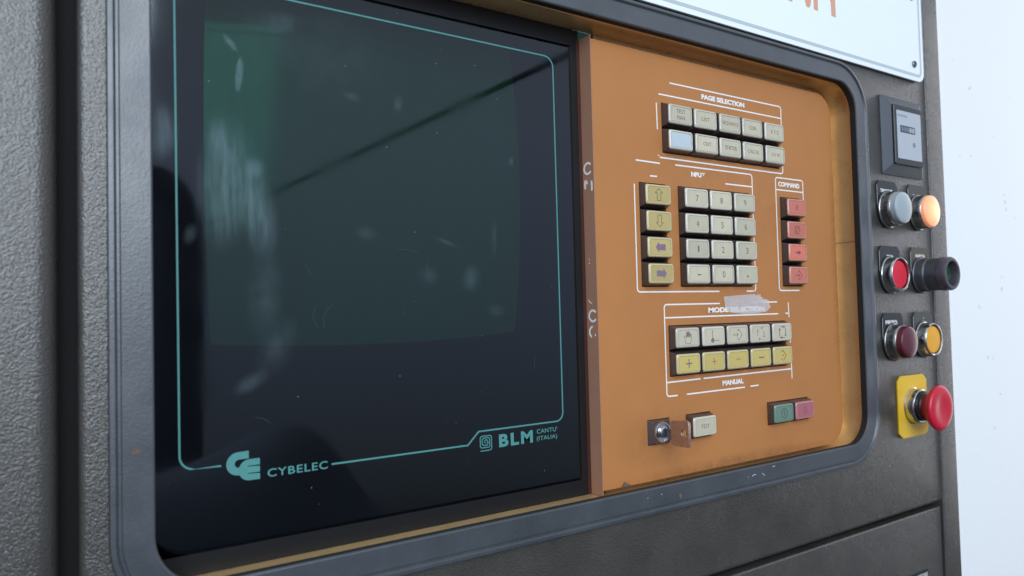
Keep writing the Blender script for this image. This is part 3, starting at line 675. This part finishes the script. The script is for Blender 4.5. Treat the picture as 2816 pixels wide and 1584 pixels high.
# ------------------------------------------------------------------ key switch and key
t = thing('key_switch', 'black square key switch with a chrome lock barrel, lower left of panel', 'switch', (8.25, 0, -124.3))
from_bm('housing', loft([(rr(-7.5, 7.5, -6.15, 6.15, 0.4, 4), 8), (rr(-7.5, 7.5, -6.15, 6.15, 0.4, 4), 0.3), (rr(-5.3, 5.3, -5.3, 5.3, 0.7, 4), -2.6)]), 'key_body', t)
brl = from_bm('lock_barrel', lathe([(5.3, -2.0), (5.3, -2.9), (4.9, -3.5), (4.2, -3.5), (3.9, -3.1), (3.9, -2.9), (2.7, -2.9), (2.7, -4.1), (2.3, -4.6), (0.6, -4.7)], 40), 'chrome', t)
bm = bmesh.new(); box_into(bm, -0.5, 0.5, -4.8, -4.5, -2.0, 2.0)
from_bm('keyway', bm, 'groove_black', brl, smooth=False)
t = thing('metal_key', 'flat copper-toned metal key with a hole, standing in the lock', 'key', (8.7, -4.8, -124.3))
# head lies in the (y, z) plane; drawn as (y, z)
def side_sheet(name, outs, x_left, thick, m, parent, bevel=0.0):
    cu = bpy.data.curves.new('tmp', 'CURVE'); cu.dimensions = '2D'; cu.fill_mode = 'BOTH'
    for pts in outs:
        s = cu.splines.new('POLY'); s.points.add(len(pts)-1); s.use_cyclic_u = True
        for p, q in zip(s.points, pts): p.co = (q[0], q[1], 0, 1)
    cu.extrude = thick/2-bevel
    if bevel: cu.bevel_depth = bevel; cu.bevel_resolution = 2; cu.offset = -bevel
    ob = bpy.data.objects.new('tmp', cu); me = bpy.data.meshes.new_from_object(ob); bpy.data.objects.remove(ob); bpy.data.curves.remove(cu)
    for v in me.vertices:
        a, b, c_ = v.co; v.co = ((x_left+thick/2-c_)*S, -a*S, b*S)       # a = distance out of the panel
    finish(me); return link(name, me, m, parent)
head = [(4.4, 6.4), (13.6, 7.4), (14.9, 6.9), (15.6, 5.6), (15.2, -4.0), (15.0, -4.9), (14.2, -5.4), (5.4, -5.6), (4.1, -5.2), (3.6, -4.2), (3.6, 5.2)]
side_sheet('key_head', [head, circ(12.2, 1.2, 1.75, 20)[::-1]], -0.8, 1.5, 'key_nickel', t, 0.25)
side_sheet('key_blade', [[(-1.5, 2.0), (3.8, 2.0), (3.8, -3.2), (2.6, -2.6), (1.4, -3.0), (0.4, -2.2), (-1.5, -2.2)]], -0.45, 0.9, 'dark_metal', t, 0.1)
bm = bmesh.new()
for yy, zz in ((-7.2, 3.3), (-7.1, 2.0), (-7.3, -3.0)):
    for dz in (0, 0.35): box_into(bm, -0.86, -0.8, yy-0.25+dz, yy-0.05+dz, zz-0.3+dz, zz-0.1+dz)
from_bm('stamped_mark', bm, 'dark_print', t, smooth=False)

# ------------------------------------------------------------------ torn tape over MODE SELECTION
tp = [(59.4, -57.7), (72, -57.0), (84.8, -56.5), (86.6, -57.4), (88.2, -56.4), (88.8, -57.5), (90.4, -56.6), (90.0, -58.0), (91.6, -58.4), (91.2, -59.7), (93.0, -59.2), (93.8, -60.4), (95.2, -59.4), (96.0, -60.8), (97.3, -60.1), (97.0, -61.8), (98.4, -64.0), (96.4, -65.4), (93.9, -66.5), (86, -67.2), (77.7, -67.4), (70, -66.9), (64.3, -66.3), (61.9, -64.6), (60.3, -62.9), (60.0, -60.2)]
bm = bmesh.new(); top = []; bot = []
cen = (78, -62)
vs = [bm.verts.new((a, -0.22-0.35*random.random()*(a > 84), b)) for a, b in tp]
c1 = [bm.verts.new((cen[0]+(a-cen[0])*0.55, -0.12-0.12*random.random(), cen[1]+(b-cen[1])*0.55)) for a, b in tp]
c0 = bm.verts.new((cen[0], -0.25, cen[1])); n_ = len(tp)
for i in range(n_):
    j = (i+1) % n_
    bm.faces.new((vs[i], vs[j], c1[j], c1[i])); bm.faces.new((c1[i], c1[j], c0))
o = from_bm('tape_scrap', bm, 'tape', loc=None); tag(o, 'torn scrap of whitish translucent tape stuck over the words MODE SELECTION', 'tape')

# ------------------------------------------------------------------ wear: marks on the console
def splash(pts, y, sz, m, name, parent, loc):
    bm = bmesh.new()
    for x, z, q in pts:
        poly_into(bm, [(x+q*sz*random.uniform(.5, 1.1)*math.cos(a*math.pi/4), z+q*sz*random.uniform(.5, 1.1)*math.sin(a*math.pi/4)) for a in range(8)], y, 0.03)
    return from_bm(name, bm, m, parent, loc, smooth=False)
for q_ in ((60.9, -152.6, .35), (-11, -151.8, .3), (-2, -151.5, .35)): splash([q_], -11.05, 1.0, 'scratch_white', 'paint_speck', con, CO)
for q_ in ([(64, -152.6), (65.5, -152.0), (67, -152.2)], [(72, -152.2), (73.4, -153.0), (74.0, -153.8)], [(81, -149.9), (83, -149.8)]):
    strokes('paint_speck', [q_], 0.35, -11.05, 'scratch_white', con, loc=CO)
for q_ in ((10.5, -154.5, 1.6), (-224.4, -103.0, 1.5)): splash([q_], -11.06, 1.0, 'dirt_brown', 'dirt_spot', con, CO)
bm = bmesh.new()
poly_into(bm, [(-17.5, -147.6), (-15.6, -145.6), (-14.2, -146.4), (-11.6, -147.8)], -0.3, 0.5)
from_bm('glue_residue', bm, 'dirt_brown', con, CO, smooth=False)

# ------------------------------------------------------------------ white sign plate above
t = thing('sign_plate', 'white metal sign with grey border line and salmon letters, screwed on top right', 'sign', (100, YC, 87))
TO = (-100, -YC, -87)
sheet('plate', [rr(-120, 260.3, 86.9, 230, 7)], -10.2, 1.5, 'sign_white', t, bevel=0.25, loc=TO)
strokes('printed_border', [arc(252.4, 94.6, 3.8, 0, -90, 8) + [(-116, 90.8), (-116, 228), (256.2, 228)]], 2.0, -10.2, 'sign_grey', t, loc=TO, closed=True)
bm = bmesh.new()
poly_into(bm, [(111.0, 112.2), (115.4, 112.2), (115.4, 140), (111.0, 140)], -10.2)
poly_into(bm, [(128.6, 112.6), (130.4, 112.0), (132.2, 112.8), (133.3, 115.6), (133.6, 122), (133.6, 140), (121.2, 140), (124.8, 122)], -10.2)
poly_into(bm, [(135.9, 112.2), (140.1, 112.0), (140.1, 140), (135.9, 140)], -10.2)
poly_into(bm, [(153.7, 112.0), (158.1, 111.8), (158.1, 140), (146, 140), (146, 126.5), (150.5, 123.8), (153.3, 120.4)], -10.2)
from_bm('printed_lettering', bm, 'sign_orange', t, TO, smooth=False)
for zz in (98.1, 144.4):
    s_ = from_bm('screw', lathe([(2.3, -9.5), (2.3, -10.9), (1.9, -11.4), (1.2, -11.5), (1.1, -10.9)], 24), 'rivet_metal', t, (247.4-100, -YC, zz-87))

# ------------------------------------------------------------------ hour counter
t = thing('hour_counter', 'square black-framed hour counter with pale grey dial above the lamps', 'meter', (230.5, YC, 46))
MO = (-230.5, -YC, -46)
from_bm('bezel', loft([(rr(205.6, 255.4, 20.2, 71.8, 0.6, 3), YC), (rr(205.6, 255.4, 20.2, 71.8, 0.6, 3), YC-0.9), (rr(212.0, 248.5, 26.2, 65.8, 0.8, 3), -12.6)]), 'meter_frame', t, MO, smooth=False)
from_bm('housing', loft([(rr(212.2, 246.4, 26.5, 65.4, 0.8, 3), -12.3), (rr(212.2, 246.4, 26.5, 65.4, 0.8, 3), -13.8), (rr(212.6, 246.0, 26.9, 65.0, 0.8, 3), -14.2)]), 'black_plastic', t, MO, smooth=False)
dial = from_bm('dial', loft([(rr(215.0, 244.6, 30.2, 61.8, 0.5, 3), -14.1), (rr(215.0, 244.6, 30.2, 61.8, 0.5, 3), -14.35)]), 'meter_dial', t, MO, smooth=False)
from_bm('digit_window', loft([(rr(218.9, 236.8, 47.6, 52.2, 0.3, 3), -14.3), (rr(218.9, 236.8, 47.6, 52.2, 0.3, 3), -14.5)]), 'meter_window', t, MO, smooth=False)
bm = bmesh.new()
for k in range(5):
    xx = 219.7+k*3.4; box_into(bm, xx, xx+2.6, -14.6, -14.48, 48.3, 51.3)
o = from_bm('digit_wheels', bm, 'meter_digit', t, MO, smooth=False)
mm = mat('digit_dark', (0.10, 0.14, 0.19), 0.3); o.data.materials.append(mm)
for i_, p_ in enumerate(o.data.polygons):
    if i_ < 18: p_.material_index = 1
text('digits', '00421', (219.9, 235.6, 48.6, 51.0), -14.62, 'meter_mark', t, loc=MO)
text('printed_lettering', 'STUNDEN', (216.2, 227.4, 57.8, 59.2), -14.36, 'meter_mark', t, loc=MO)
from_bm('reset_hole', lathe([(1.7, 0.1), (1.7, -0.15), (1.2, -0.16)], 20), 'meter_mark', t, (235.2-230.5, -14.3-YC, 40.5-46))

# ------------------------------------------------------------------ push buttons and lamps
def legend(t, txt, fit, m='black_plastic', pm='white_print', w=12.2, top=18.6, bot=-13.6, mark=None):
    pts = [(-w, 0), (-w, top-3.2), (-w+2.6, top), (w-2.6, top), (w, top-3.2), (w, 0)] + arc(0, 0, w, 0, -180, 24)[1:-1]
    pl = sheet('legend_plate', [pts], -0.9, 0.9, m, t, bevel=0.15)
    if txt: text('printed_lettering', txt, fit, -0.9, pm, pl, bold=0.03)
    bm = bmesh.new(); stroke_into(bm, [(-w+0.15, -2), (-w+0.15, top-3.3)], 0.3, -0.88, 0.06)
    from_bm('worn_edge', bm, 'scratch_white', pl, smooth=False)
    return pl
def bezel(t, m='worn_chrome', inner=9.6):
    o = from_bm('bezel_ring', lathe([(11.9, -0.8), (11.9, -1.6), (11.3, -2.0), (11.2, -6.4), (11.0, -7.4), (10.6, -7.9), (10.2, -8.0), (inner, -7.6), (inner, -4.0), (1, -4.0)], 64), m, t)
    from_bm('gasket', lathe([(12.4, -0.8), (12.4, -1.5), (11.9, -1.7)], 48, cap=False), 'black_plastic', t)
    return o
XL, XR = 210.0, 247.2; Z1, Z2, Z3 = -3.0, -45.2, -88.4
# indicator lamps: ribbed lens caps
def lens(t, m, y0=-7.6, rad=10.2, dome=1.0):
    o = from_bm('lens_cap', lathe([(rad, y0+1.5), (rad, y0-0.2), (rad+0.05, y0-0.5), (rad, y0-2.9), (rad-0.3, y0-3.6), (rad-0.9, y0-4.0), (rad-2.6, y0-4.0-dome*0.35), (rad-5.5, y0-4.0-dome*0.8), (rad-8.2, y0-4.0-dome)], 128, teeth={2: 0.42, 3: 0.36}), m, t, angle=50)
    return o
t = thing('indicator_lamp', 'unlit pale grey lamp with ribbed cap in chrome ring, left of the lit lamp', 'lamp', (XL, YC, Z1), 'round lamps and push buttons')
legend(t, 'TENSIONE', (-8.2, 6.0, 11.0, 13.2)); bezel(t); lens(t, 'lens_grey', -7.4)
t = thing('indicator_lamp', 'glowing pale orange lamp at the cabinet edge below the counter', 'lamp', (XR, YC, Z1), 'round lamps and push buttons')
legend(t, 'TENSIONE', (-6.4, 7.6, 10.2, 12.2), 'faded_legend', 'meter_digit'); bezel(t); lens(t, 'lens_lit', -6.4, 10.6, 1.8)
t = thing('push_button', 'flush bright red push button in a chrome ring', 'button', (XL-0.4, YC, Z2), 'round lamps and push buttons')
legend(t, 'STOP', (-3.6, 3.4, 11.0, 12.8)); bezel(t, 'chrome')
from_bm('button_cap', lathe([(8.9, -3.8), (8.9, -6.3), (8.6, -6.7), (6.0, -6.9), (2, -7.0)], 48), 'push_red', t)
t = thing('push_button', 'dark green push button deep inside a long grey shroud', 'button', (XR, YC, Z2), 'round lamps and push buttons')
legend(t, 'MARCIA', (-5.8, 6.0, 11.8, 14.0), 'brown_legend'); bezel(t, 'dark_metal')
from_bm('shroud', lathe([(10.6, -7.4), (10.7, -8.2), (10.7, -15.2)], 56, cap=False), 'dark_metal', t)
from_bm('shroud_tip', lathe([(10.7, -15.1), (11.0, -15.5), (11.0, -20.0), (10.5, -20.9), (9.7, -21.2), (8.3, -21.0), (7.8, -20.2), (7.7, -9.0), (0.5, -9.0)], 56), 'shroud_dark', t)
from_bm('button_cap', lathe([(7.1, -8.8), (7.1, -16.2), (6.6, -16.9), (2, -17.1)], 40), 'push_green', t)
t = thing('indicator_lamp', 'dark wine-red lamp with ribbed cap in chrome ring', 'lamp', (XL, YC, Z3), 'round lamps and push buttons')
legend(t, 'EMERGENZA', (-8.6, 5.4, 11.6, 13.9)); bezel(t); lens(t, 'lens_dark_red', -7.6, 10.0)
t = thing('push_button', 'flush yellow push button in a chrome ring', 'button', (XR, YC, Z3), 'round lamps and push buttons')
pl = legend(t, None, None, 'faded_legend')
splash([(1.0, 14.4, .8), (0.6, 12.0, 1.0)], -0.9, 1.0, 'meter_digit', 'printed_mark', pl, None)
bezel(t, 'chrome')
from_bm('button_cap', lathe([(8.9, -3.8), (8.9, -6.9), (8.6, -7.3), (6.0, -7.5), (2, -7.6)], 48), 'push_yellow', t)

# ------------------------------------------------------------------ emergency stop
t = thing('emergency_stop_button', 'red mushroom emergency stop button on a yellow clipped-corner plate', 'emergency stop', (229.8, YC, -131.0))
sheet('backing_plate', [[(-13.9, 20.0), (14.0, 19.8), (17.8, 16.5), (17.6, -17.8), (14.7, -20.0), (-13.5, -20.2), (-17.7, -16.8), (-17.6, 16.4)]], -1.2, 1.2, 'plate_yellow', t, bevel=0.25)
from_bm('bezel_ring', lathe([(11.9, -1.1), (11.9, -1.7), (11.3, -2.1), (11.2, -5.8), (10.9, -6.9), (10.4, -7.3), (9.4, -7.1), (9.0, -6.4), (8.6, -6.4)], 64), 'chrome', t)
from_bm('collar', lathe([(9.0, -6.0), (9.0, -9.6), (8.4, -10.4), (7.0, -10.5)], 48), 'black_plastic', t)
from_bm('mushroom_head', lathe([(7.9, -9.8), (8.6, -11.0), (9.6, -12.2), (11.6, -14.2), (13.4, -16.0), (14.2, -17.0), (14.4, -17.9), (14.1, -18.8), (13.2, -19.5), (11.4, -19.9), (9.0, -19.9), (6.0, -19.4), (3.0, -19.0), (0.8, -18.9)], 64), 'mushroom_red', t)

# ------------------------------------------------------------------ label on the lower panel
t = thing('label_plate', 'small dark label plate with white characters at the bottom edge of photo', 'label', (228, YC, -247))
sheet('plate', [rr(-13, 13.4, -8, 7.4, 0.8)], -0.5, 0.8, 'black_plastic', t)
text('printed_lettering', 'MOTORE', (-3.5, 12.2, 2.6, 6.0), -0.5, 'meter_digit', t, bold=0.05)
text('printed_lettering', 'POMPA', (-3.0, 12.0, -2.6, 1.0), -0.5, 'meter_digit', t, bold=0.05)

# ------------------------------------------------------------------ cobweb wisps on the wall by the cabinet edge
bm = bmesh.new()
for k in range(4):
    x, z = 287.5, 44-6*k; pts = []
    for q in range(9):
        pts.append((x, z)); x += random.uniform(0.1, 1.3); z += random.uniform(-2.4, 1.0)
    stroke_into(bm, pts, 0.12, 8, 0.05)
tag(from_bm('cobweb', bm, 'meter_mark', smooth=False), 'thin dusty cobweb wisps hanging off the right edge of the cabinet', 'cobweb')

# ------------------------------------------------------------------ pipe under the workshop ceiling, seen only mirrored in the screen
A = Vector((-36, 8.5, 60))*S + Vector((0.583, -0.739, 0.337))*2.9
B = Vector((-199, 8.5, -30))*S + Vector((0.180, -0.976, 0.122))*9.5
d = B-A; L_ = d.length; A -= d*0.25; B += d*0.45; d = B-A; L_ = d.length
bm = bmesh.new(); bmesh.ops.create_cone(bm, segments=20, radius1=0.015, radius2=0.015, depth=L_, cap_ends=True)
me = bpy.data.meshes.new('ceiling_pipe'); bm.to_mesh(me); bm.free()
o = link('ceiling_pipe', me, 'pipe_dark'); o.location = (A+B)/2; o.rotation_euler = d.to_track_quat('Z', 'Y').to_euler()
tag(o, 'dark pipe crossing the workshop, mirrored as a slanting line in the dark screen', 'pipe')

# dark shapes added to darken the mirrored view, seen only in the screen
def mirror_pos(x, z, az, el, dist):
    v = Vector((math.sin(R_(az))*math.cos(R_(el)), -math.cos(R_(az))*math.cos(R_(el)), math.sin(R_(el))))
    return Vector((x, 8.5, z))*S + v*dist
p_ = mirror_pos(-150, -100, 11, -9, 1.5)  # dark bulk added in place of the photographer's reflection
bm = bmesh.new(); bmesh.ops.create_uvsphere(bm, u_segments=32, v_segments=20, radius=1)
for v in bm.verts:
    v.co = Vector((v.co.x*0.42, v.co.y*0.3, v.co.z*0.42 if v.co.z > 0 else v.co.z*1.2)); v.co += Vector((0.03*math.sin(v.co.z*17), 0, 0.03*math.sin(v.co.x*13)))
me = bpy.data.meshes.new('photographer_stand_in'); bm.to_mesh(me); bm.free(); finish(me)
o = link('photographer_stand_in', me, 'dark_stand_in'); o.location = p_+Vector((0, 0, -0.42))
tag(o, 'dark rounded stand-in for the photographer, mirrored low at the left of the screen', 'stand-in')

p_ = mirror_pos(-200, -20, 6.5, 5.5, 3.0)  # upright shape added for the dark band mirrored at the left
bm = bmesh.new(); bmesh.ops.create_uvsphere(bm, u_segments=32, v_segments=24, radius=0.19)
for v in bm.verts:
    v.co.z = v.co.z*1.6 if v.co.z > 0 else v.co.z*14
bmesh.ops.recalc_face_normals(bm, faces=bm.faces)
me = bpy.data.meshes.new('dark_reflection_shape'); bm.to_mesh(me); bm.free()
o = link('dark_reflection_shape', me, 'dark_stand_in'); o.location = p_
tag(o, 'added dark upright shape, mirrored to darken the left edge of the screen', 'post')
